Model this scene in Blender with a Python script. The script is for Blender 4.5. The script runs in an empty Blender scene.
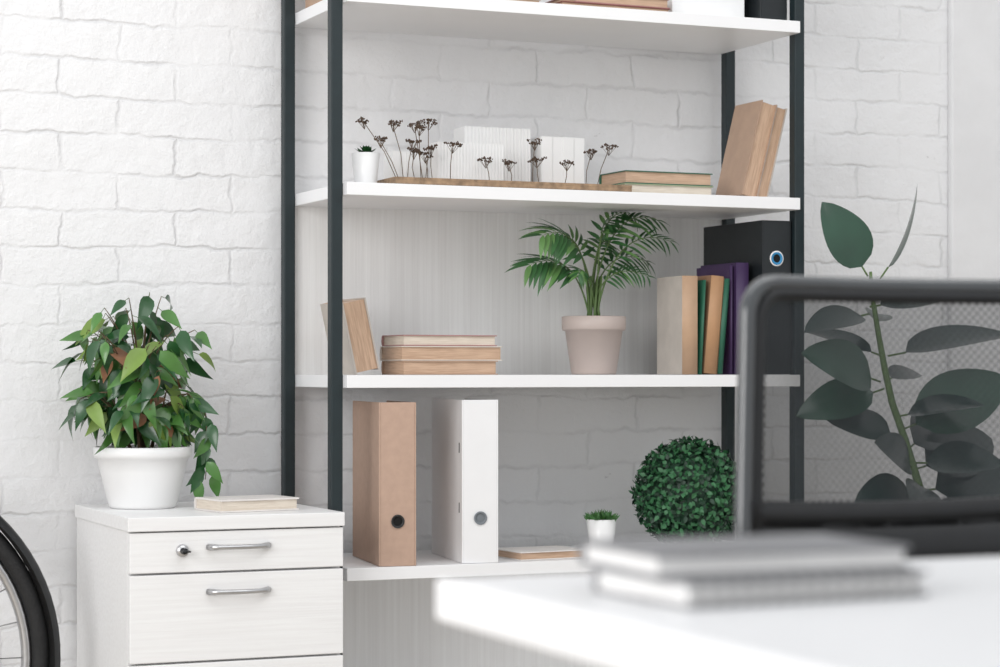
import bpy, math, random
from mathutils import Vector, Matrix, Euler
random.seed(7)
scene = bpy.context.scene
R = random.uniform
# ------------------------------------------------------------------ materials
def mat(name, col, rough=0.5, metal=0.0, var=0.0, vscale=20.0, bump=0.0, bscale=80.0, stretch=(1,1,1), col2=None, coat=0.0, trans=0.0):
    m = bpy.data.materials.new(name); m.use_nodes = True
    nt = m.node_tree; N = nt.nodes; L = nt.links
    b = N['Principled BSDF']
    b.inputs['Base Color'].default_value = (*col, 1)
    b.inputs['Roughness'].default_value = rough
    b.inputs['Metallic'].default_value = metal
    b.inputs['Coat Weight'].default_value = coat
    b.inputs['Coat Roughness'].default_value = .15
    if var > 0 or bump > 0:
        tc = N.new('ShaderNodeTexCoord'); mp = N.new('ShaderNodeMapping')
        mp.inputs['Scale'].default_value = stretch
        L.new(tc.outputs['Object'], mp.inputs['Vector'])
    if var > 0:
        n = N.new('ShaderNodeTexNoise'); n.inputs['Scale'].default_value = vscale; n.inputs['Detail'].default_value = 4
        L.new(mp.outputs[0], n.inputs['Vector'])
        r = N.new('ShaderNodeValToRGB')
        r.color_ramp.elements[0].position = 0.35; r.color_ramp.elements[1].position = 0.68
        c2 = col2 if col2 else tuple(c*(1-var) for c in col)
        r.color_ramp.elements[0].color = (*c2, 1); r.color_ramp.elements[1].color = (*col, 1)
        L.new(n.outputs['Fac'], r.inputs['Fac']); L.new(r.outputs['Color'], b.inputs['Base Color'])
    if bump > 0:
        n2 = N.new('ShaderNodeTexNoise'); n2.inputs['Scale'].default_value = bscale; n2.inputs['Detail'].default_value = 5
        L.new(mp.outputs[0], n2.inputs['Vector'])
        bp = N.new('ShaderNodeBump'); bp.inputs['Strength'].default_value = bump; bp.inputs['Distance'].default_value = 0.004
        L.new(n2.outputs['Fac'], bp.inputs['Height']); L.new(bp.outputs[0], b.inputs['Normal'])
    return m

def brick_mat():
    m = bpy.data.materials.new('painted_white_brick'); m.use_nodes = True
    nt = m.node_tree; N = nt.nodes; L = nt.links; b = N['Principled BSDF']
    tc = N.new('ShaderNodeTexCoord'); sx = N.new('ShaderNodeSeparateXYZ'); cx = N.new('ShaderNodeCombineXYZ')
    L.new(tc.outputs['Object'], sx.inputs[0]); L.new(sx.outputs['X'], cx.inputs['X']); L.new(sx.outputs['Z'], cx.inputs['Y'])
    def warp(scale, amt, src):
        nd = N.new('ShaderNodeTexNoise'); nd.inputs['Scale'].default_value = scale; nd.inputs['Detail'].default_value = 6
        L.new(tc.outputs['Object'], nd.inputs['Vector'])
        sub = N.new('ShaderNodeVectorMath'); sub.operation = 'SUBTRACT'; sub.inputs[1].default_value = (.5,.5,.5)
        L.new(nd.outputs['Color'], sub.inputs[0])
        sc = N.new('ShaderNodeVectorMath'); sc.operation = 'SCALE'; sc.inputs['Scale'].default_value = amt
        L.new(sub.outputs[0], sc.inputs[0])
        ad = N.new('ShaderNodeVectorMath'); L.new(src, ad.inputs[0]); L.new(sc.outputs[0], ad.inputs[1])
        return ad.outputs[0]
    vec = warp(3.5, .035, cx.outputs[0]); vec = warp(28, .022, vec)
    br = N.new('ShaderNodeTexBrick')
    br.inputs['Scale'].default_value = 1; br.inputs['Mortar Size'].default_value = 0.006
    br.inputs['Mortar Smooth'].default_value = 1.0; br.inputs['Brick Width'].default_value = 0.235
    br.inputs['Row Height'].default_value = 0.0765; br.inputs['Bias'].default_value = -.1
    br.inputs['Color1'].default_value = (1,1,1,1); br.inputs['Color2'].default_value = (.6,.6,.6,1); br.inputs['Mortar'].default_value = (0,0,0,1)
    L.new(vec, br.inputs['Vector'])
    n1 = N.new('ShaderNodeTexNoise'); n1.inputs['Scale'].default_value = 17; n1.inputs['Detail'].default_value = 9; n1.inputs['Roughness'].default_value = .62
    L.new(tc.outputs['Object'], n1.inputs['Vector'])
    n2 = N.new('ShaderNodeTexNoise'); n2.inputs['Scale'].default_value = 5.5; n2.inputs['Detail'].default_value = 6; n2.inputs['Roughness'].default_value = .65
    L.new(tc.outputs['Object'], n2.inputs['Vector'])
    # paint fills the mortar joints unevenly
    mr = N.new('ShaderNodeMapRange'); mr.inputs['From Min'].default_value = .43; mr.inputs['From Max'].default_value = .66
    mr.inputs['To Min'].default_value = .16; mr.inputs['To Max'].default_value = 1.0
    L.new(n2.outputs['Fac'], mr.inputs['Value'])
    mu = N.new('ShaderNodeMath'); mu.operation = 'MULTIPLY'; L.new(br.outputs['Color'], mu.inputs[0]); L.new(mr.outputs[0], mu.inputs[1])
    a2 = N.new('ShaderNodeMath'); a2.operation = 'MULTIPLY_ADD'; a2.inputs[1].default_value = 1.6
    L.new(n1.outputs['Fac'], a2.inputs[0]); L.new(mu.outputs[0], a2.inputs[2])
    bp = N.new('ShaderNodeBump'); bp.inputs['Strength'].default_value = .5; bp.inputs['Distance'].default_value = .007
    L.new(a2.outputs[0], bp.inputs['Height']); L.new(bp.outputs[0], b.inputs['Normal'])
    inv = N.new('ShaderNodeMath'); inv.operation='MULTIPLY'; L.new(br.outputs['Fac'], inv.inputs[0]); L.new(mr.outputs[0], inv.inputs[1])
    rp = N.new('ShaderNodeValToRGB'); rp.color_ramp.elements[0].color = (.83,.83,.84,1); rp.color_ramp.elements[1].color = (.69,.69,.70,1)
    L.new(inv.outputs[0], rp.inputs['Fac'])
    n3 = N.new('ShaderNodeTexNoise'); n3.inputs['Scale'].default_value = 12; n3.inputs['Detail'].default_value = 9; n3.inputs['Roughness'].default_value = .72
    mp3 = N.new('ShaderNodeMapping'); mp3.inputs['Scale'].default_value=(.6,1.8,1); L.new(vec, mp3.inputs['Vector']); L.new(mp3.outputs[0], n3.inputs['Vector'])
    r3 = N.new('ShaderNodeValToRGB'); r3.color_ramp.elements[0].position = .295; r3.color_ramp.elements[1].position = .33
    L.new(n3.outputs['Fac'], r3.inputs['Fac'])
    mx = N.new('ShaderNodeMix'); mx.data_type = 'RGBA'; mx.inputs['A'].default_value = (.40,.39,.39,1)
    L.new(r3.outputs['Color'], mx.inputs['Factor']); L.new(rp.outputs['Color'], mx.inputs['B'])
    L.new(mx.outputs['Result'], b.inputs['Base Color']); b.inputs['Roughness'].default_value = .6
    return m

def grain_mat(name, c1, c2, scale=(160,160,4), rough=.45, bump=.15):
    return mat(name, c1, rough, var=.1, vscale=1.0, col2=c2, bump=bump, bscale=1.0, stretch=scale)

def mesh_fabric():
    # open weave far finer than anything resolved: partial coverage, with a woven pattern
    m = bpy.data.materials.new('chair_mesh_fabric'); m.use_nodes = True
    nt = m.node_tree; N = nt.nodes; L = nt.links; b = N['Principled BSDF']; out = N['Material Output']
    b.inputs['Base Color'].default_value = (.03,.034,.038,1); b.inputs['Roughness'].default_value = .7
    tc = N.new('ShaderNodeTexCoord'); sp = N.new('ShaderNodeSeparateXYZ'); L.new(tc.outputs['Object'], sp.inputs[0])
    def s(axis):
        a = N.new('ShaderNodeMath'); a.operation='MULTIPLY'; a.inputs[1].default_value = 2*math.pi/.0105; L.new(sp.outputs[axis], a.inputs[0])
        c = N.new('ShaderNodeMath'); c.operation='SINE'; L.new(a.outputs[0], c.inputs[0]); return c.outputs[0]
    pr = N.new('ShaderNodeMath'); pr.operation='MULTIPLY'; L.new(s('X'), pr.inputs[0]); L.new(s('Z'), pr.inputs[1])
    mr = N.new('ShaderNodeMapRange'); mr.inputs['From Min'].default_value=-1; mr.inputs['From Max'].default_value=1; mr.inputs['To Min'].default_value=.06; mr.inputs['To Max'].default_value=.72
    L.new(pr.outputs[0], mr.inputs['Value'])
    tr = N.new('ShaderNodeBsdfTransparent'); mx = N.new('ShaderNodeMixShader')
    L.new(mr.outputs[0], mx.inputs[0]); L.new(b.outputs[0], mx.inputs[1]); L.new(tr.outputs[0], mx.inputs[2]); L.new(mx.outputs[0], out.inputs[0])
    return m

M = {}
M['wall'] = brick_mat()
M['plaster'] = mat('rough_white_plaster', (.80,.80,.81), .7, var=.06, vscale=6, bump=.9, bscale=18)
M['floor'] = grain_mat('floor_wood', (.62,.56,.48), (.5,.44,.37), scale=(3,60,1))
M['post'] = mat('dark_painted_steel', (.011,.022,.026), .5, metal=.0, var=.15, vscale=40)
M['shelf'] = mat('white_laminate', (.87,.87,.88), .4, var=.02, vscale=8)
M['panel'] = grain_mat('white_grained_panel', (.85,.85,.845), (.79,.785,.78), scale=(150,150,2.2), bump=.2)
M['cab'] = grain_mat('white_ash_veneer', (.86,.86,.86), (.82,.815,.815), scale=(5,90,140), bump=.15)
M['desk'] = mat('desk_white', (.84,.84,.85), .35, var=.02, vscale=5)
M['metal'] = mat('brushed_metal', (.55,.55,.56), .28, metal=1, var=.1, vscale=60)
M['black'] = mat('black_plastic', (.010,.011,.013), .45, var=.2, vscale=50)
M['grayfr'] = mat('chair_frame_plastic', (.045,.05,.055), .25, var=.1, vscale=30, coat=.8)
M['fabric'] = mesh_fabric()
M['seat'] = mat('seat_fabric', (.02,.022,.025), .8, var=.3, vscale=200, bump=.4, bscale=300)
M['rubber'] = mat('tyre_rubber', (.012,.012,.013), .7, var=.3, vscale=90, bump=.3, bscale=150)
M['potw'] = mat('white_ceramic', (.82,.82,.82), .3, var=.02, vscale=10)
M['potbeige'] = mat('beige_ceramic', (.50,.42,.385), .5, var=.06, vscale=15)
M['soil'] = mat('soil', (.03,.02,.015), .95, var=.5, vscale=120, bump=1, bscale=120)
M['stem'] = mat('woody_stem', (.16,.11,.06), .7, var=.4, vscale=60)
M['gstem'] = mat('green_stem', (.10,.17,.05), .55, var=.2, vscale=60)
M['leafA'] = mat('leaf_bright_green', (.075,.215,.04), .36, var=.3, vscale=18, coat=.35)
M['leafB'] = mat('leaf_deep_green', (.020,.095,.026), .34, var=.3, vscale=18, coat=.35)
M['leafC'] = mat('leaf_yellow_green', (.20,.32,.06), .42, var=.25, vscale=18)
M['leafR'] = mat('leaf_reddish_tip', (.34,.16,.08), .45, var=.3, vscale=18)
M['palm'] = mat('palm_leaf', (.04,.14,.04), .42, var=.35, vscale=18)
M['palm2'] = mat('palm_leaf_light', (.12,.26,.075), .42, var=.25, vscale=18)
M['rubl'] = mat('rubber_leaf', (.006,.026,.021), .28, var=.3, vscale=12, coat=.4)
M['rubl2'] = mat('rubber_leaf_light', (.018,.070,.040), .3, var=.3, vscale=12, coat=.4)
M['box1'] = mat('boxwood_leaf_dark', (.008,.045,.02), .5, var=.4, vscale=30)
M['box2'] = mat('boxwood_leaf_mid', (.04,.17,.065), .5, var=.3, vscale=30)
M['succ'] = mat('succulent_green', (.07,.2,.06), .5, var=.3, vscale=60)
M['kraft'] = mat('kraft_cardboard', (.50,.345,.265), .75, var=.08, vscale=60, bump=.1, bscale=200)
M['binw'] = mat('white_binder_vinyl', (.84,.84,.85), .4, var=.02, vscale=20)
M['bink'] = mat('black_binder_vinyl', (.012,.016,.019), .45, var=.15, vscale=50)
M['ringblk'] = mat('ring_black', (.012,.012,.012), .4, var=.1)
M['ringgray'] = mat('ring_gray', (.18,.20,.22), .35, var=.1)
M['ringblue'] = mat('ring_blue', (.03,.25,.5), .35, var=.1)
M['hole'] = mat('hole_dark', (.004,.004,.004), .9, var=.1)
M['pgtan'] = grain_mat('tan_page_edges', (.62,.43,.30), (.47,.31,.21), scale=(300,20,20), bump=.2)
M['pgcream'] = grain_mat('cream_page_edges', (.76,.68,.58), (.62,.54,.45), scale=(300,20,20), bump=.2)
M['pgwhite'] = grain_mat('white_page_edges', (.84,.83,.82), (.76,.75,.74), scale=(300,20,20), bump=.2)
def cm(n, c): 
    if n not in M: M[n] = mat(n, c, .5, var=.1, vscale=30, bump=.1, bscale=250)
    return M[n]
cm('c_rose',(.42,.22,.21)); cm('c_cream',(.70,.64,.57)); cm('c_tan',(.52,.34,.22)); cm('c_green',(.02,.12,.07)); cm('c_brown',(.34,.19,.11))
cm('c_purple',(.055,.028,.09)); cm('c_orange',(.48,.27,.14)); cm('c_pale',(.78,.74,.71)); cm('c_kraft',(.47,.32,.23)); cm('c_maroon',(.2,.06,.05)); cm('c_grey',(.22,.22,.23)); cm('c_white',(.33,.33,.34)); cm('c_sage',(.34,.38,.24)); cm('c_stone',(.55,.50,.45))
M['model'] = mat('white_card', (.86,.86,.86), .6, var=.02)
M['wicker'] = mat('tray_wood', (.42,.28,.17), .65, var=.5, vscale=60, bump=.5, bscale=100, stretch=(1,4,1))
M['dry'] = mat('dried_flower', (.12,.075,.05), .85, var=.5, vscale=150)
M['drys'] = mat('dried_stem', (.14,.09,.05), .8, var=.3, vscale=80)

# ------------------------------------------------------------------ mesh builder
class MB:
    def __init__(s): s.v=[]; s.f=[]; s.m=[]; s.sm=[]; s.mats=[]
    def mi(s, k):
        if k not in s.mats: s.mats.append(k)
        return s.mats.index(k)
    def face(s, idx, k, sm=False): s.f.append(idx); s.m.append(s.mi(k)); s.sm.append(sm)
    def box(s, x0,x1,y0,y1,z0,z1,k, T=None):
        b=len(s.v)
        P=[(x0,y0,z0),(x1,y0,z0),(x1,y1,z0),(x0,y1,z0),(x0,y0,z1),(x1,y0,z1),(x1,y1,z1),(x0,y1,z1)]
        s.v += [tuple(T@Vector(p)) if T else p for p in P]
        for q in [(3,2,1,0),(4,5,6,7),(0,1,5,4),(1,2,6,5),(2,3,7,6),(3,0,4,7)]: s.face([b+i for i in q],k)
    def tube(s, pts, rad, k, n=8, closed=False, cap=True, sm=True):
        pts=[Vector(p) for p in pts]; N=len(pts); b=len(s.v); prev=None
        for i,p in enumerate(pts):
            if closed: t=pts[(i+1)%N]-pts[i-1]
            else: t=pts[min(i+1,N-1)]-pts[max(i-1,0)]
            if t.length<1e-9: t=Vector((0,0,1))
            t.normalize()
            if prev is None:
                a=Vector((0,1,0)) if abs(t.y)<.9 else Vector((1,0,0)); u=t.cross(a).normalized()
            else:
                u=prev-t*prev.dot(t); u.normalize()
            prev=u; w=t.cross(u)
            r=rad[i] if isinstance(rad,(list,tuple)) else rad
            for j in range(n):
                a=2*math.pi*j/n; s.v.append(tuple(p+(u*math.cos(a)+w*math.sin(a))*r))
        for i in range(N if closed else N-1):
            i2=(i+1)%N
            for j in range(n):
                j2=(j+1)%n
                s.face([b+i*n+j,b+i*n+j2,b+i2*n+j2,b+i2*n+j],k,sm)
        if cap and not closed:
            s.face([b+j for j in reversed(range(n))],k); s.face([b+(N-1)*n+j for j in range(n)],k)
    def lathe(s, prof, c, k, n=40, sm=True, T=None):
        b=len(s.v); c=Vector(c)
        for r,z in prof:
            for j in range(n):
                a=2*math.pi*j/n; p=Vector((r*math.cos(a),r*math.sin(a),z))
                if T: p=T@p
                s.v.append(tuple(c+p))
        for i in range(len(prof)-1):
            for j in range(n):
                j2=(j+1)%n; s.face([b+i*n+j,b+i*n+j2,b+(i+1)*n+j2,b+(i+1)*n+j],k,sm)
    def disc(s, r, c, k, n=24, T=None, seg=None):
        b=len(s.v); c=Vector(c)
        for j in range(n):
            a=2*math.pi*j/n; p=Vector((r*math.cos(a),r*math.sin(a),0))
            if T: p=T@p
            s.v.append(tuple(c+p))
        s.face([b+j for j in range(n)],k)
    def leaf(s, base, d, up, L, W, k, droop=.2, fold=.15, n=7, shape=.75, tipsharp=.5):
        base=Vector(base); d=Vector(d).normalized(); up=Vector(up)
        side=d.cross(up)
        if side.length<1e-4: side=d.cross(Vector((1,0,.3)))
        side.normalize(); nrm=side.cross(d).normalized()
        b=len(s.v)
        for i in range(n+1):
            t=i/n
            ang=droop*t
            c=base+d*(L*t*math.cos(ang*.6))-nrm*(L*t*math.sin(ang))
            w=W*.5*(math.sin(math.pi*t**shape))**tipsharp if 0<t<1 else W*.01
            w*= (1-t*.25)
            s.v += [tuple(c+side*w+nrm*w*fold*2), tuple(c), tuple(c-side*w+nrm*w*fold*2)]
        for i in range(n):
            for j in range(2):
                s.face([b+i*3+j,b+i*3+j+1,b+(i+1)*3+j+1,b+(i+1)*3+j],k,True)
    def blob(s, c, r, k, jit=.3):
        b=len(s.v); c=Vector(c)
        for d in [(1,0,0),(-1,0,0),(0,1,0),(0,-1,0),(0,0,1),(0,0,-1)]:
            s.v.append(tuple(c+Vector(d)*r*(1+R(-jit,jit))))
        for q in [(0,2,4),(2,1,4),(1,3,4),(3,0,4),(2,0,5),(1,2,5),(3,1,5),(0,3,5)]: s.face([b+i for i in q],k,True)
    def build(s, name, loc=(0,0,0), rot=(0,0,0), parent=None, bevel=0, seg=2):
        me=bpy.data.meshes.new(name); me.from_pydata(s.v,[],s.f)
        for k in s.mats: me.materials.append(M[k])
        for p,mi,sm in zip(me.polygons,s.m,s.sm): p.material_index=mi; p.use_smooth=sm
        me.update(); o=bpy.data.objects.new(name,me); scene.collection.objects.link(o)
        o.location=loc; o.rotation_euler=rot
        if parent: o.parent=parent
        if bevel>0:
            bm=o.modifiers.new('bevel','BEVEL'); bm.width=bevel; bm.segments=seg; bm.limit_method='ANGLE'; bm.angle_limit=.7
        return o
def empty(name, loc=(0,0,0), rot=(0,0,0)):
    e=bpy.data.objects.new(name,None); scene.collection.objects.link(e); e.location=loc; e.rotation_euler=rot; e.empty_display_size=.05
    return e
def sbox(name,x0,x1,y0,y1,z0,z1,k,parent=None,bevel=0):
    b=MB(); b.box(x0,x1,y0,y1,z0,z1,k); return b.build(name,parent=parent,bevel=bevel)
rad=math.radians
H0=.9
# ------------------------------------------------------------------ room
WY=4.42
sbox('wall_back',-2.6,5.2,WY,WY+.15,0,2.9,'wall')
sbox('floor',-2.6,5.2,-1.2,WY+.15,-.1,0,'floor')
sbox('wall_right',5.2,5.35,-1.2,WY+.15,0,2.9,'plaster')
sbox('trim_1',3.07,3.55,WY-.02,WY,0,2.9,'plaster',bevel=.006)
sbox('baseboard_back',-2.6,5.2,WY-.012,WY,0,.07,'shelf')

# ------------------------------------------------------------------ shelving unit
sh=empty('shelving_unit',(0,0,0))
PX=(1.406,2.450); PY=(4.08,4.38)
SZ=[.138,.514,.890,1.266,1.642,2.018]
b=MB()
for x in PX:
    for y in PY:
        b.box(x-.012,x+.012,y-.012,y+.012,0,2.12,'post')
    for z in (.07,2.12):
        b.box(x-.010,x+.010,PY[0],PY[1],z-.024,z,'post')
b.build('posts',parent=sh,bevel=.002)
b=MB()
for z in SZ:
    b.box(1.4185,2.4375,4.045,4.395,z-.025,z,'shelf')
b.build('shelf_boards',parent=sh,bevel=.001)
b=MB()
b.box(1.42,2.436,4.384,4.393,.89,1.241,'panel'); b.box(1.42,2.436,4.384,4.393,.138,.489,'panel')
b.build('back_panels',parent=sh)

# ------------------------------------------------------------------ cabinet
cb=empty('drawer_cabinet',(0,0,0))
X0,X1,Y0,Y1,ZT=.968,1.380,3.957,4.40,.63
b=MB(); b.box(X0,X1,Y0+.02,Y1,.02,ZT-.026,'cab'); b.box(X0-.004,X1+.002,Y0-.004,Y1,ZT-.026,ZT,'cab'); b.build('body',parent=cb,bevel=.0015)
b=MB()
for z0,z1 in ((.527,.601),(.362,.523),(.195,.358),(.03,.191)): b.box(X0,X1,Y0,Y0+.019,z0,z1,'cab')
b.build('drawer_fronts',parent=cb,bevel=.0015)
b=MB()
for zc in (.572,.489,.32,.155):
    xs=(1.115,1.232); pts=[]
    for i in range(13):
        t=i/12; x=xs[0]+(xs[1]-xs[0])*t; y=Y0-.022*math.sin(math.pi*t)**.4 if 0<t<1 else Y0
        pts.append((x,y,zc))
    b.tube(pts,[.006 if i in(0,1,11,12) else .0045 for i in range(13)],'metal',8)
b.build('handles',parent=cb)
b=MB(); T=Matrix.Rotation(rad(90),4,'X')
b.lathe([(0,.008),(.010,.008),(.012,.004),(.012,0)],(1.066,Y0,.567),'metal',20,T=T)
b.lathe([(0,.02),(.006,.02),(.006,.006)],(1.066,Y0,.567),'black',12,T=T)
b.box(1.0585,1.0735,Y0-.034,Y0-.018,.5655,.5685,'black'); b.build('lock',parent=cb)
b=MB()
for x in (X0+.03,X1-.03):
    for y in (Y0+.04,Y1-.04): b.lathe([(.0,0),(.015,0),(.015,.02),(0,.02)],(x,y,0),'black',12)
b.build('feet',parent=cb)

# ------------------------------------------------------------------ books
def book_mb(T,H,D,cover,pages,pagefront=False,c=.002,side=None):
    b=MB(); m=(lambda a,bb:(D-bb,D-a)) if pagefront else (lambda a,bb:(a,bb))
    sd=side or cover
    y=m(.002,D); b.box(0,c,*y,0,H,sd); b.box(T-c,T,*y,0,H,sd)
    y=m(.003,D-.004); b.box(c,T-c,*y,.003,H-.003,pages)
    n=8; base=len(b.v)
    for i in range(n+1):
        x=T*i/n; yy=.002-.004*math.sin(math.pi*i/n)
        if pagefront: yy=D-yy
        b.v += [(x,yy,0),(x,yy,H),(x,(.0045 if not pagefront else D-.0045),0),(x,(.0045 if not pagefront else D-.0045),H)]
    for i in range(n):
        a=base+i*4; e=a+4
        b.face([a,e,e+1,a+1],cover,True); b.face([a+1,e+1,e+3,a+3],cover); b.face([a,a+2,e+2,e],cover); b.face([a+2,a+3,e+3,e+2],cover)
    return b
def book(name,T,H,D,cover,pages,loc,rot=(0,0,0),parent=None,pf=False,side=None,c=.002):
    return book_mb(T,H,D,cover,pages,pf,side=side,c=c).build(name,loc=loc,rot=rot,parent=parent)
FLAT=rad(90)
def flat(name,T,H,D,cover,pages,x,y,z,rz=0,parent=None,pf=True,c=.002):
    return book(name,T,H,D,cover,pages,(x,y,z+T),(0,FLAT,rad(rz)),parent,pf,c=c)

# shelf 3 : leaning book
e=empty('leaning_book',(1.474,4.15,.8907))
book('book_body',.052,.147,.135,'c_tan','pgtan',(0,0,0.0),(0,rad(-12),0),e,True,side='c_stone',c=.003)
# stack
e=empty('book_stack',(0,0,0))
flat('book_1',.028,.205,.125,'c_kraft','pgtan',1.556,4.10,.8907,0,e)
flat('book_2',.029,.218,.130,'c_cream','pgtan',1.554,4.105,.9190,-1,e)
flat('book_3',.022,.205,.120,'c_rose','pgcream',1.560,4.11,.9485,1,e)
# upright books
e=empty('upright_books',(0,0,0))
book('book_1',.036,.208,.125,'c_tan','pgcream',(2.184,4.10,.8907),(0,0,rad(-2)),e,side='c_stone')
book('book_2',.007,.200,.13,'c_green','pgcream',(2.224,4.10,.8907),(0,rad(3),0),e)
book('book_3',.030,.208,.13,'c_orange','pgtan',(2.235,4.098,.8935),(0,rad(5),0),e,side='c_brown')
book('book_4',.013,.203,.13,'c_green','pgcream',(2.268,4.10,.8925),(0,rad(5),0),e,side='c_tan')
book('book_5',.030,.238,.16,'c_purple','pgcream',(2.314,4.10,.8907),(0,0,0),e)
book('book_6',.007,.232,.15,'c_purple','pgcream',(2.304,4.11,.8907),(0,0,0),e)
# shelf 2 flat books
e=empty('flat_books',(0,0,0))
flat('book_1',.022,.210,.12,'c_sage','pgcream',2.048,4.10,1.2667,0,e)
flat('book_2',.027,.208,.12,'c_green','pgtan',2.050,4.10,1.289,1,e)
# leaning pair
e=empty('leaning_books',(2.340,4.125,1.2667))
book('book_1',.038,.212,.12,'c_brown','pgtan',(0,0,.0092),(0,rad(14),0),e,True,side='c_kraft')
book('book_2',.027,.205,.12,'c_tan','pgtan',(.0395,0.003,.0066),(0,rad(14),0),e,True,side='c_stone')
# top shelf
e=empty('top_books',(0,0,0))
flat('book_1',.014,.25,.16,'c_maroon','pgtan',1.90,4.09,1.6427,0,e)
flat('book_2',.02,.22,.15,'c_rose','pgtan',1.93,4.09,1.657,1,e)
flat('book_3',.02,.20,.15,'c_cream','pgtan',1.67,4.12,1.6427,2,e)
flat('book_4',.02,.18,.13,'c_orange','pgcream',1.69,4.13,1.663,-2,e)
e2=empty('storage_box',(0,0,0))
b=MB()
b.box(2.17,2.345,4.12,4.33,1.6427,1.77,'model'); b.box(2.165,2.35,4.115,4.335,1.75,1.79,'model'); b.build('carton',parent=e2,bevel=.002)
e3=empty('wooden_box',(0,0,0))
b=MB(); b.box(1.43,1.53,4.18,4.34,1.6427,1.75,'c_kraft'); b.box(1.425,1.535,4.175,4.345,1.745,1.765,'c_tan'); b.build('carton',parent=e3,bevel=.002)
# cabinet book
e=empty('paperback_book',(0,0,0))
flat('book_body',.024,.165,.12,'c_pale','pgcream',1.158,4.02,.6305,9,e,c=.003)
# pad on shelf 4
e=empty('notepad',(0,0,0))
flat('book_body',.017,.155,.12,'c_pale','pgtan',1.797,4.065,.5145,6,e)

# ------------------------------------------------------------------ binders
def binder(name,loc,rz,W,H,D,cov,ring,rh,ring2=None,slot=None):
    e=empty(name,loc,(0,0,rad(rz)))
    b=MB(); c=.003
    b.box(0,c,0,D,0,H,cov); b.box(W-c,W,0,D,0,H,cov); b.box(c,W-c,0,c,0,H,cov)
    b.build('cover',parent=e,bevel=.001)
    b=MB(); b.box(c+.002,W-c-.002,.02,D-.02,.006,H-.02,'pgwhite'); b.build('papers',parent=e)
    b=MB(); T=Matrix.Rotation(rad(90),4,'X')
    b.lathe([(.0105,0),(.0135,.0025),(.0135,.0025),(.0115,.003),(.0088,.002),(.0088,.0)],(W/2,0,rh),ring,28,T=T)
    b.disc(.009,(W/2,-.0006,rh),'hole' if ring!='ringgray' else 'ringgray',24,T=T); b.build('finger_ring',parent=e)
    if ring2:
        b=MB(); b.lathe([(.0135,.001),(.0165,.0016),(.0165,0)],(W/2,0,rh),ring2,28,T=T); b.build('ring_surround',parent=e)
    if slot:
        b=MB()
        for z in slot: b.box(-.0006,.0005,.02,.024,z,z+.02,'hole')
        b.build('cover_slots',parent=e)
    return e
binder('kraft_binder',(1.488,4.055,.5145),-8,.075,.322,.26,'kraft','ringblk',.088)
binder('white_binder',(1.664,4.055,.5145),-8,.075,.326,.26,'binw','ringgray',.090,None,(.10,.22))
binder('black_binder',(2.362,4.075,.8907),0,.070,.328,.26,'bink','ringblue',.247,'binw')
binder('black_binder',(2.366,4.09,1.6427),0,.066,.320,.28,'bink','ringblue',.09,'binw')

# ------------------------------------------------------------------ pots
def pot(e,c,rt,rb,h,k,rim=.0,soil=True):
    b=MB(); t=.004
    prof=[(0,0),(rb-.002,0),(rb,.003),(rt,h-.001),(rt-.002,h),(rt-t,h),(rt-t-.002,h-.012)]
    b.lathe(prof,c,k,48)
    b.build('pot',parent=e,bevel=0)
    b=MB(); b.disc(rt-.007,(c[0],c[1],c[2]+h-.010),'soil',32); b.build('soil',parent=e)

# --- weeping fig on cabinet
e=empty('potted_weeping_fig',(0,0,0)); PC=Vector((1.062,4.235,.6305))
b=MB()
b.lathe([(0,0),(.062,0),(.066,.006),(.082,.07),(.088,.096),(.094,.099),(.096,.105),(.095,.119),(.090,.120),(.084,.107)],PC,'potw',56); b.build('pot',parent=e)
b=MB(); b.disc(.086,PC+Vector((0,0,.106)),'soil',32); b.build('soil',parent=e)
b=MB(); lf=MB(); top=PC+Vector((0,0,.104))
trunks=[]
for tx,ty,tz in ((-.045,.0,.06),(.035,-.01,.07),(.0,.02,.13),(.02,.03,.06),(-.02,-.02,.10),(.01,-.03,.05)):
    p0=top+Vector((tx*.4,ty*.5,0)); p1=top+Vector((tx,ty,tz))
    b.tube([p0,(p0+p1)/2+Vector((R(-.006,.006),0,0)),p1],[.0040,.0034,.0028],'stem',7); trunks.append(p1)
def addleaf(pt,lo=.044,hi=.080):
    a=R(0,6.28); o=Vector((math.cos(a),math.sin(a)*.8,0))
    out=Vector((pt.x-top.x,pt.y-top.y,0))
    if out.length>.01: o=o+out.normalized()*.8
    d=o.normalized()*R(.5,1)+Vector((0,0,R(-1.6,.0)))
    k=random.choices(['leafA','leafB','leafC','leafR'],[.44,.43,.11,.02])[0]
    ln=R(lo,hi); pe=pt+d.normalized()*.012
    b.tube([pt,pe],.0006,'gstem',4)
    lf.leaf(pe,d,(R(-.8,.8),R(-1.2,.1),R(.2,1)),ln,ln*R(.42,.52),k,droop=R(.1,.7),fold=.14,shape=.68,tipsharp=1.05)
for i in range(58):
    u=R(-.95,1); a=i*2.399
    r=math.sqrt(max(0,1-u*u))*R(.8,1.06)
    tip=top+Vector((-.006+.130*r*math.cos(a),.10*r*math.sin(a),.182+.138*u))
    tip.z=max(tip.z,top.z+.055)
    p0=min(trunks,key=lambda q:(q-tip).length+R(0,.05))
    mid=(p0+tip)/2+Vector((0,0,.035)); pts=[]
    for j in range(9):
        t=j/8; pts.append(p0*(1-t)**2+mid*2*t*(1-t)+tip*t*t)
    b.tube(pts,[.0018*(1-j/9)+.0006 for j in range(9)],'stem',5)
    for j in range(5):
        t=.3+.7*j/4; q=min(int(t*8),7); addleaf(pts[q].lerp(pts[q+1],t*8-q))
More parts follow.
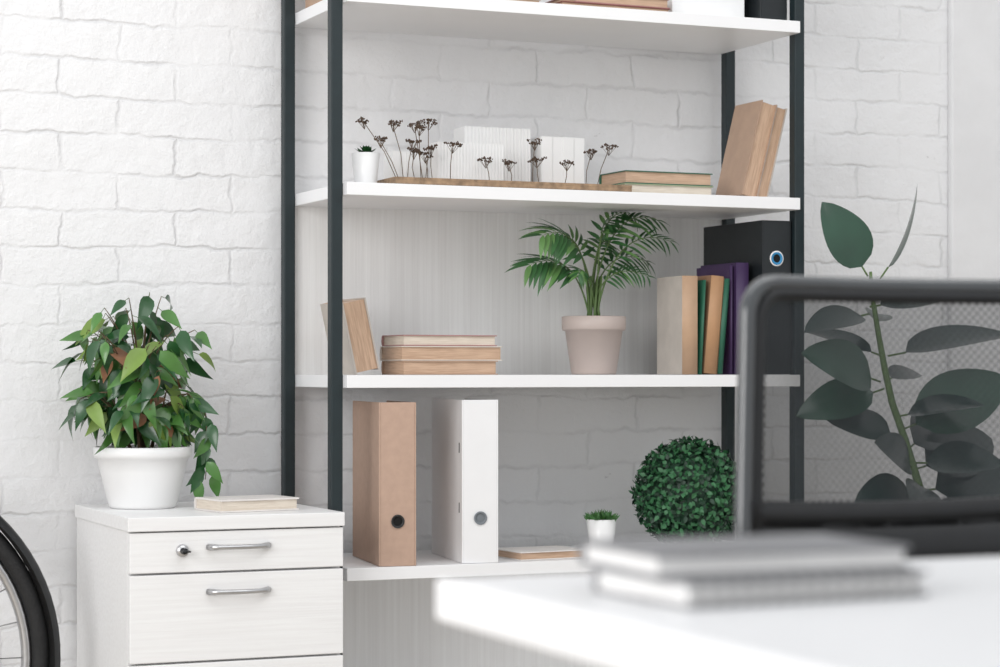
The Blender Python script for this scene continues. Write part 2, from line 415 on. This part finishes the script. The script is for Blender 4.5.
# drooping sprig on the right
sp_=[top+Vector(q) for q in ((.03,-.01,.09),(.085,-.02,.12),(.118,-.03,.08),(.122,-.035,.0),(.116,-.035,-.05))]
b.tube(sp_,[.002,.0018,.0015,.001,.0008],'stem',5)
for i in range(24):
    t=i/23*3.99; q=int(t); pt=sp_[q].lerp(sp_[q+1],t-q)+Vector((R(-.014,.014),R(-.008,.008),0))
    lf.leaf(pt,(R(-.9,.9),R(-.6,.3),-1),(R(-.6,.6),-1,.1),R(.042,.060),.026,random.choice(['leafB','leafB','leafA']),droop=.3,shape=.68,tipsharp=1.05)
lf.v=[(x,min(y,4.41),max(z,.657 if y<4.20 else .633)) for x,y,z in lf.v]
b.build('branches',parent=e); lf.build('leaves',parent=e)

# --- palm
e=empty('potted_palm',(0,0,0)); PC=Vector((2.025,4.20,.8907))
b=MB(); b.lathe([(0,0),(.046,0),(.048,.004),(.061,.092),(.066,.093),(.068,.097),(.068,.122),(.064,.123),(.061,.108)],PC,'potbeige',56); b.build('pot',parent=e)
b=MB(); b.disc(.062,PC+Vector((0,0,.110)),'soil',32); b.build('soil',parent=e)
st=MB(); lf=MB(); top=PC+Vector((0,0,.108))
fr=[((-.160,-.03,.120),1.35),((-.145,-.06,.180),1.3),((-.06,.05,.175),.9),((-.06,-.05,.10),.7),((.02,-.03,.205),.8),((.09,-.0,.230),.9),((.135,-.03,.220),1.0),((.135,.02,.135),.95),((.10,-.05,.10),.7),((.07,.06,.17),.8),((.155,-.05,.175),.8)]
for ti,(tp,big) in enumerate(fr):
    p0=top+Vector((R(-.012,.012),R(-.012,.012),0)); p1=top+Vector(tp)
    mid=Vector((p0.x+(p1.x-p0.x)*.22,p0.y+(p1.y-p0.y)*.22,max(p1.z,p0.z+.1)+.045))
    pts=[]; n=16
    for i in range(n+1):
        t=i/n; pts.append(p0*(1-t)**2+mid*2*t*(1-t)+p1*t*t)
    st.tube(pts,[.0026*(1-i/(n+3)) for i in range(n+1)],'gstem',6)
    for i in range(7,n+1):
        t=(i-7)/(n-7); pt=pts[i]; tg=(pts[min(i+1,n)]-pts[i-1]).normalized()
        sd=tg.cross(Vector((0,0,1))); sd=sd.normalized() if sd.length>.05 else Vector((0,1,0))
        nm=sd.cross(tg).normalized()
        # the blade is rolled toward the room so both rows of leaflets hang visibly
        roll=.8 if ti%3 else .6
        s2=(sd*math.cos(roll)+nm*math.sin(roll)*(1 if sd.y>0 else -1)).normalized()
        for s_ in (-1,1):
            d=s2*s_*R(.8,1.0)+tg*(.5+.7*t)+Vector((0,0,-.25))
            ln=(.040+.026*math.sin(math.pi*min(1,t*.9+.15)))*big*R(.9,1.1)
            lf.leaf(pt,d,nm+Vector((0,-.6,.3)),ln,.011*big,random.choice(['palm','palm','palm2']),droop=R(.1,.5),fold=.15,n=5,shape=.8,tipsharp=.8)
for i in range(7):
    a=i*.9; st.tube([top+Vector((.014*math.cos(a),.014*math.sin(a),-.004)),top+Vector((.01*math.cos(a),.01*math.sin(a),.03)),top+Vector((.018*math.cos(a+.4),.012*math.sin(a+.4),.10))],[.0042,.0035,.002],'gstem',8)
lf.v=[(min(x,2.19) if z<1.11 else x,min(y,4.378),min(z,1.238)) for x,y,z in lf.v]
st.v=[(x,y,min(z,1.237)) for x,y,z in st.v]
st.build('stalks',parent=e); lf.build('fronds',parent=e)

# --- succulents
def succulent(name,c,rt,rb,h,kind):
    e=empty(name,(0,0,0)); c=Vector(c)
    pot(e,c,rt,rb,h,'potw')
    b=MB(); t=c+Vector((0,0,h-.012))
    if kind=='grass':
        for i in range(320):
            a=R(0,6.28); r=(R(0,1)**.5)*(rt-.004); ph=(r/rt)*.9
            b.leaf(t+Vector((r*math.cos(a)*.9,r*math.sin(a)*.9,.004)),(math.cos(a)*ph+R(-.3,.3),math.sin(a)*ph+R(-.3,.3),1),(R(-1,1),R(-1,1),.2),R(.018,.030)*(1.15-.4*r/rt),.005,random.choice(['succ','leafA','succ']),n=4,droop=.3)
    else:
        for ring,(nn,l,el) in enumerate([(9,.026,.35),(7,.02,.8),(5,.014,1.4)]):
            for i in range(nn):
                a=i/nn*6.28+ring*.4
                b.leaf(t+Vector((0,0,.008+ring*.003)),(math.cos(a),math.sin(a),el),(0,0,1),l,.012,'leafB',n=5,droop=-.2,tipsharp=.7)
    b.build('foliage',parent=e)
succulent('potted_succulent',(1.484,4.12,1.2667),.0285,.022,.064,'rosette')
succulent('potted_succulent',(2.014,4.14,.5145),.031,.024,.074,'grass')

# --- boxwood ball
BR=.119
e=empty('boxwood_ball',(2.247,4.19,.5145+BR))
bpy.ops.mesh.primitive_ico_sphere_add(subdivisions=4,radius=.106); o=bpy.context.object; o.name='core'; o.data.materials.append(M['box1']); o.parent=e
b=MB(); N_=3200
for i in range(N_):
    z=1-2*(i+.5)/N_; a=i*2.39996; r=math.sqrt(1-z*z); d=Vector((r*math.cos(a),r*math.sin(a),z))
    o_=Vector((R(-1,1),R(-1,1),R(-1,1)))
    dd=(d*.45+o_*.75).normalized()
    p=d*R(.102,.118)
    b.leaf(p,dd,d+o_*.3,R(.011,.017),.0105,random.choices(['box1','box2'],[.4,.6])[0],n=3,droop=.3,fold=.1,shape=.9,tipsharp=.5)
b.v=[(x,y,max(z,-BR+.0005)) for x,y,z in b.v]
b.build('leaves',parent=e)

# --- tray with models and dried flowers
e=empty('dried_flower_tray',(0,0,0))
b=MB(); b.box(1.520,2.040,4.050,4.335,1.2667,1.275,'wicker'); b.build('tray',parent=e,bevel=.001)
b=MB()
for (x0,x1,y0,y1) in ((1.52,2.04,4.050,4.056),(1.52,2.04,4.329,4.335),(1.52,1.526,4.056,4.329),(2.034,2.04,4.056,4.329)):
    b.box(x0,x1,y0,y1,1.275,1.280,'wicker')
b.build('tray_rim',parent=e)
e=empty('white_card_models',(0,0,0))
def ribbed(b,x0,x1,y0,y1,z0,z1,step=.008):
    b.box(x0,x1,y0,y1,z0,z1,'model')
    x=x0+.001
    while x<x1-.003:
        b.box(x,x+step*.5,y0-.0025,y0,z0,z1,'model'); x+=step
b=MB()
ribbed(b,1.746,1.895,4.24,4.30,1.2755,1.408)
b.build('block_1',parent=e)
b=MB(); ribbed(b,1.918,2.020,4.235,4.30,1.2755,1.394,.05); b.build('block_2',parent=e,bevel=.001)
b=MB(); ribbed(b,1.645,1.790,4.14,4.18,1.2755,1.362,.007); b.build('block_3',parent=e)
b=MB(); ribbed(b,1.585,1.65,4.24,4.29,1.2755,1.350,.03); b.build('block_4',parent=e)
e=empty('dried_flowers',(0,0,0))
b=MB()
FL=[(1.532,.108,-.065),(1.545,.075,-.045),(1.556,.108,-.02),(1.585,.10,.0),(1.60,.115,0),(1.59,.108,-.02),(1.622,.065,0),(1.65,.070,0),(1.56,.075,.01),(1.742,.045,0),(1.79,.04,0),(1.84,.085,0),(1.855,.05,0),(1.91,.045,0),(1.955,.07,.01),(1.975,.078,.02),(1.577,.055,0),(1.61,.05,0)]
for x,h,le in FL:
    y=R(4.07,4.11); z0=1.2755; p0=Vector((x,y,z0)); p1=Vector((x+le+R(-.008,.008),y+R(-.01,.01),z0+h))
    pm=(p0+p1)/2+Vector((R(-.005,.005)-le*.1,0,0))
    b.tube([p0,pm,p1],.0008,'drys',5)
    for q in range(9):
        d=Vector((R(-.014,.014),R(-.012,.012),R(.002,.010))); hd=p1+d
        b.tube([p1-Vector((0,0,.012)),hd],.0004,'drys',4)
        for w in range(6): b.blob(hd+Vector((R(-.004,.004),R(-.004,.004),R(-.002,.002))),R(.0014,.0025),'dry')
b.build('stems',parent=e)

# ------------------------------------------------------------------ rubber plant
e=empty('rubber_plant',(2.658,4.0,0))
b=MB(); b.lathe([(0,0),(.13,0),(.135,.005),(.165,.27),(.17,.28),(.17,.30),(.16,.30),(.155,.27)],(.09,-.03,0),'potw',48); b.build('pot',parent=e)
b=MB(); b.disc(.156,(.09,-.03,.275),'soil',32); b.build('soil',parent=e)
b=MB(); sp=[(.09,-.03,.27),(.075,-.02,.45),(.056,0,.63),(.013,0,.75),(-.02,0,.83),(-.038,0,.90),(-.055,0,.98),(-.072,0,1.07),(-.074,0,1.11)]
b.tube(sp,[.011,.010,.009,.008,.0075,.007,.006,.005,.003],'gstem',10)
lf=MB()
RL=[((-.081,1.10),(-.185,1.245),.115,.0,(-.3,-1,.25)),
    ((-.05,1.095),(.105,1.275),.060,.02,(1,-.65,0)),
    ((-.078,1.02),(-.25,.985),.095,-.05,(0,-.6,1)),
    ((-.076,1.035),(.09,1.06),.105,-.04,(0,-.7,1)),
    ((-.03,.93),(.27,.985),.11,-.03,(0,-.5,1)),
    ((-.05,.875),(-.25,.925),.13,-.06,(.2,-1,.5)),
    ((-.04,.86),(-.215,.80),.11,.04,(0,-1,.7)),
    ((-.035,.88),(.09,.895),.07,.05,(0,-.6,1)),
    ((.0,.77),(.26,.87),.155,-.05,(-.2,-1,.5)),
    ((.0,.76),(-.15,.79),.09,.03,(0,-1,.7)),
    ((.035,.69),(-.085,.74),.105,-.07,(0,-1,.6)),
    ((.035,.685),(.29,.74),.15,.04,(0,-1,.6)),
    ((.05,.64),(.30,.66),.15,-.06,(0,-1,.8)),
    ((.05,.63),(-.12,.62),.12,-.05,(0,-1,.8)),
    ((.06,.56),(.25,.58),.13,-.03,(0,-1,1)),
    ((.07,.52),(-.12,.55),.13,-.03,(0,-1,1)),
    ((.02,.73),(.2,.80),.12,.1,(0,-1,.4)),
    ((-.06,1.0),(.03,1.03),.07,.12,(0,-.7,1)),
    ((-.045,.93),(-.16,.99),.07,.12,(0,-.8,1)),
    ((-.01,.80),(.12,.83),.10,-.12,(0,-.6,1)),
    ((.05,.66),(-.02,.60),.10,-.12,(0,-1,.6)),
    ((.04,.70),(.17,.70),.12,-.12,(0,-.8,.8))]
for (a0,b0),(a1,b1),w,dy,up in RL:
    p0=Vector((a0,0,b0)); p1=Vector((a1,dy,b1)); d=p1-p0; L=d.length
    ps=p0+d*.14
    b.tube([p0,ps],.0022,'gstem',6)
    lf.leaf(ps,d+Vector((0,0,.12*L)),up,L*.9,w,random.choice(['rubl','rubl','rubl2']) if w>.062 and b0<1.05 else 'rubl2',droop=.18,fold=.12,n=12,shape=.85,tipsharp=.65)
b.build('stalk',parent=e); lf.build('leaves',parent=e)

# ------------------------------------------------------------------ bicycle (front wheel at right, standing along the wall)
e=empty('bicycle',(0.510,4.17,0)); 
def circ(r,cx,cz,n=72,a0=0,a1=2*math.pi,closed=True):
    k=n if closed else n+1
    return [(cx+r*math.cos(a0+(a1-a0)*i/n),0,cz+r*math.sin(a0+(a1-a0)*i/n)) for i in range(k)]
WR=.338; cz=.357
for wi,cx in enumerate((0,-1.04)):
    b=MB()
    b.tube(circ(WR,cx,cz),.018,'rubber',12,closed=True)
    b.tube(circ(WR-.026,cx,cz),.010,'metal',10,closed=True)
    b.tube([(cx,-.05,cz),(cx,.05,cz)],.016,'metal',14)
    for i in range(28):
        a=2*math.pi*i/28; s_=.03 if i%2 else -.03; a2=a+(.35 if i%4<2 else -.35)
        b.tube([(cx+.018*math.cos(a2),s_,cz+.018*math.sin(a2)),(cx+(WR-.03)*math.cos(a),0,cz+(WR-.03)*math.sin(a))],.0012,'metal',4)
    b.build('wheel_%d'%(wi+1),parent=e)
    b=MB(); n=40; a0,a1=(rad(-25),rad(165)) if wi==0 else (rad(10),rad(200))
    base=len(b.v)
    for i in range(n+1):
        a=a0+(a1-a0)*i/n
        for r,y in ((WR+.022,-.03),(WR+.034,-.022),(WR+.039,0),(WR+.034,.022),(WR+.022,.03)): b.v.append((cx+r*math.cos(a),y,cz+r*math.sin(a)))
    for i in range(n):
        for j in range(4): b.face([base+i*5+j,base+i*5+j+1,base+(i+1)*5+j+1,base+(i+1)*5+j],'black',True)
    for sy in (-.032,.032):
        b.tube([(cx,sy*1.4,cz),(cx+(WR+.02)*math.cos(a0+.35),sy,cz+(WR+.02)*math.sin(a0+.35))],.002,'metal',5)
    b.build('fender_%d'%(wi+1),parent=e)
b=MB()
hd=Vector((-.22,0,.82)); hl=Vector((-.18,0,.73)); seat=Vector((-.82,0,.82)); bb=Vector((-.62,0,.30)); rr=Vector((-1.04,0,cz))
for sy in (-.05,.05): b.tube([(0,sy,cz),(-.10,sy,.58),(-.165,sy*.6,.735)],[.008,.010,.012],'post',8)
b.tube([(-.165,-.035,.735),(-.165,.035,.735)],.012,'post',8)
b.tube([hl,hd,(-.235,0,.92)],.017,'post',12)
b.tube([hd-Vector((0,0,.02)),seat-Vector((0,0,.06))],.015,'post',12); b.tube([hl,bb],.018,'post',12); b.tube([bb,seat,(-.84,0,.92)],.015,'post',12)
for sy in (-.05,.05):
    b.tube([bb,(-.7,sy,.31),rr+Vector((0,sy,0))],.009,'post',8); b.tube([seat-Vector((0,0,.05)),(-.86,sy,.74),rr+Vector((0,sy,0))],.008,'post',8)
b.build('frame',parent=e)
b=MB(); b.tube([(-.3,-.2,.98),(-.22,-.14,.97),(-.235,0,.93),(-.22,.14,.97),(-.3,.2,.98)],.011,'metal',10)
b.build('handlebar',parent=e)
b=MB(); b.tube([(-.98,0,.94),(-.86,0,.95),(-.70,0,.94)],[.06,.045,.015],'black',12); b.build('saddle',parent=e)
b=MB(); b.tube([bb+Vector((0,-.06,0)),bb+Vector((.06,-.065,-.15))],.008,'metal',8); b.tube([bb+Vector((0,.06,0)),bb+Vector((-.06,.065,.15))],.008,'metal',8); b.tube([bb+Vector((0,-.06,0)),bb+Vector((0,.06,0))],.02,'metal',12)
b.tube([(x,-.045,z) for x,_,z in circ(.09,-.62,.30,32)],.003,'black',6,closed=True); b.build('cranks',parent=e)

# ------------------------------------------------------------------ desk
e=empty('office_desk',(0,0,0))
DX0,DX1,DY0,DY1,DZ=.6225,2.2,.78,1.572,.74
sbox('desk_top',DX0,DX1,DY0,DY1,DZ-.032,DZ,'desk',e,.003)
b=MB()
for x in (DX0+.45,DX1-.10):
    b.box(x,x+.04,DY0+.06,DY1-.06,0,.03,'desk'); b.box(x,x+.04,DY0+.06,DY0+.10,.03,DZ-.032,'desk'); b.box(x,x+.04,DY1-.10,DY1-.06,.03,DZ-.032,'desk')
b.box(DX0+.47,DX1-.08,DY0+.4,DY0+.42,DZ-.30,DZ-.032,'desk')
b.build('legs',parent=e,bevel=.002)
e=empty('notebook_stack',(0,0,0))
flat('notebook_1',.018,.200,.130,'c_white','pgwhite',.694,1.298,DZ+.0005,3,e,c=.0025)
flat('notebook_2',.017,.198,.130,'c_grey','pgwhite',.682,1.318,DZ+.019,-2,e,c=.003)
b=MB()
for i in range(15):
    x=.704+i*.0125; b.tube([(x,1.3005+i*.00065+.007*math.cos(t/8*6.28),DZ+.0098+.0088*math.sin(t/8*6.28)) for t in range(8)],.0009,'black',5,closed=True)
b.build('spiral_binding',parent=e)

# ------------------------------------------------------------------ office chair
e=empty('office_chair',(1.475,2.17,0))
def cy(u,v): return .045*(1-(u/.25)**2)+.05*((v-.70)/.31)*.4
def rr_path(hw_t,hw_b,z0,z1,r,n=8):
    out=[]
    def P(u,v): out.append((u,cy(u,v),v))
    def hw(v): return hw_b+(hw_t-hw_b)*(v-z0)/(z1-z0)
    for sx,cz,a0 in ((1,z1-r,0),(-1,z1-r,90),(-1,z0+r,180),(1,z0+r,270)):
        for i in range(n+1):
            a=rad(a0+90*i/n); v=cz+r*math.sin(a); u=sx*(hw(cz)-r)+r*math.cos(a); P(u,v)
        if a0==0:
            for i in range(1,10): u=(hw(z1)-r)*(1-2*i/10); P(u,z1)
        if a0==180:
            for i in range(1,10): u=-(hw(z0)-r)*(1-2*i/10); P(u,z0)
        if a0==90:
            for i in range(1,6): v=z1-r-(z1-z0-2*r)*i/6; P(-hw(v),v)
        if a0==270:
            for i in range(1,6): v=z0+r+(z1-z0-2*r)*i/6; P(hw(v),v)
    return out
b=MB(); b.tube(rr_path(.218,.243,.66,1.0,.042),.0105,'grayfr',12,closed=True); b.build('backrest_frame',parent=e)
b=MB(); b.tube([(x,y-.004,z) for x,y,z in rr_path(.203,.227,.66,.988,.034)],.008,'black',10,closed=True); b.build('inner_rim',parent=e)
def patch(b,z0,z1,hb,ht,k,off=0,n=14,m=10):
    base=len(b.v)
    for j in range(m+1):
        v=z0+(z1-z0)*j/m; hw=hb+(ht-hb)*(v-.66)/.34
        for i in range(n+1):
            u=-hw+2*hw*i/n; b.v.append((u,cy(u,v)+off,v))
    for j in range(m):
        for i in range(n): q=base+j*(n+1)+i; b.face([q,q+1,q+n+2,q+n+1],k,True)
b=MB(); patch(b,.665,.990,.238,.214,'fabric'); b.build('mesh_back',parent=e)
b=MB()
for z0,z1,ar in ((.645,.722,.0),(.722,.752,.008)):
    n=20
    ring=[]
    for i in range(n+1):
        u=-.232+.464*i/n; zz=ar*(1-(u/.232)**2)
        ring.append((u,zz))
    base=len(b.v)
    for u,zz in ring:
        for oy,z in ((-.012,z0-zz),(.016,z0-zz),(.016,z1-zz),(-.012,z1-zz)): b.v.append((u,cy(u,z)+oy,z))
    for i in range(n):
        for j in range(4):
            j2=(j+1)%4; b.face([base+i*4+j,base+i*4+j2,base+(i+1)*4+j2,base+(i+1)*4+j],'black',j in (1,3))
    b.face([base,base+1,base+2,base+3],'black'); q=base+n*4; b.face([q+3,q+2,q+1,q],'black')
b.build('lumbar_support',parent=e)
b=MB(); b.tube([(0,.075,.70),(0,.09,.60),(0,.06,.46),(0,-.1,.42)],[.02,.025,.025,.03],'black',10); b.build('back_bracket',parent=e)
bpy.ops.mesh.primitive_cube_add(size=1); o=bpy.context.object; o.name='seat'; o.scale=(.49,.47,.07); o.location=(0,-.22,.485); o.parent=e
o.data.materials.append(M['seat']); bm=o.modifiers.new('b','BEVEL'); bm.width=.03; bm.segments=4
bpy.context.view_layer.update()
for p in o.data.polygons: p.use_smooth=True
b=MB(); b.box(-.12,.12,-.33,-.09,.425,.45,'black'); b.tube([(0,-.21,.09),(0,-.21,.25)],.026,'black',14); b.tube([(0,-.21,.25),(0,-.21,.43)],.014,'metal',14)
for i in range(5):
    a=2*math.pi*i/5+.3; c,s_=math.cos(a),math.sin(a)
    b.tube([(0,-.21,.11),(.15*c,-.21+.15*s_,.10),(.28*c,-.21+.28*s_,.075)],[.028,.022,.015],'black',8)
    for q in (-.014,.014):
        px,py=.28*c-s_*q,-.21+.28*s_+c*q
        b.tube([(px-s_*.008,py+c*.008,.0275),(px+s_*.008,py-c*.008,.0275)],.027,'rubber',16)
b.build('base',parent=e)
b=MB()
for sx in (-1,1):
    b.tube([(sx*.20,-.2,.45),(sx*.275,-.2,.46),(sx*.28,-.2,.60)],.013,'black',8); b.box(sx*.28-.03,sx*.28+.03,-.32,-.10,.60,.622,'black')
b.build('armrests',parent=e,bevel=.004)

# ------------------------------------------------------------------ light
def area(name,loc,tgt,size,sizey,en,col=(1,1,1)):
    l=bpy.data.lights.new(name,'AREA'); l.shape='RECTANGLE'; l.size=size; l.size_y=sizey; l.energy=en; l.color=col
    o=bpy.data.objects.new(name,l); scene.collection.objects.link(o); o.location=loc
    o.rotation_euler=(Vector(tgt)-Vector(loc)).to_track_quat('-Z','Y').to_euler(); return o
area('window_light',(-2.2,1.0,1.9),(1.8,4.3,.9),2.2,2.0,92,(1,.99,.98))
area('overhead_fill',(1.6,2.3,2.85),(1.8,4.0,.6),2.6,1.2,20)  # unseen overhead front fill, added to brighten the scene; not a room fixture
w=bpy.data.worlds.new('world'); scene.world=w; w.use_nodes=True
w.node_tree.nodes['Background'].inputs[0].default_value=(.96,.98,1,1); w.node_tree.nodes['Background'].inputs[1].default_value=.85

# ------------------------------------------------------------------ camera
c=bpy.data.cameras.new('camera'); co=bpy.data.objects.new('camera',c); scene.collection.objects.link(co)
co.location=(0,0,H0); co.rotation_euler=(rad(90),0,rad(-23.3))
c.sensor_width=36; c.lens=79.2; c.shift_y=.0365
c.dof.use_dof=True; c.dof.focus_distance=4.4; c.dof.aperture_fstop=4.5
scene.camera=co
scene.view_settings.view_transform='Standard'
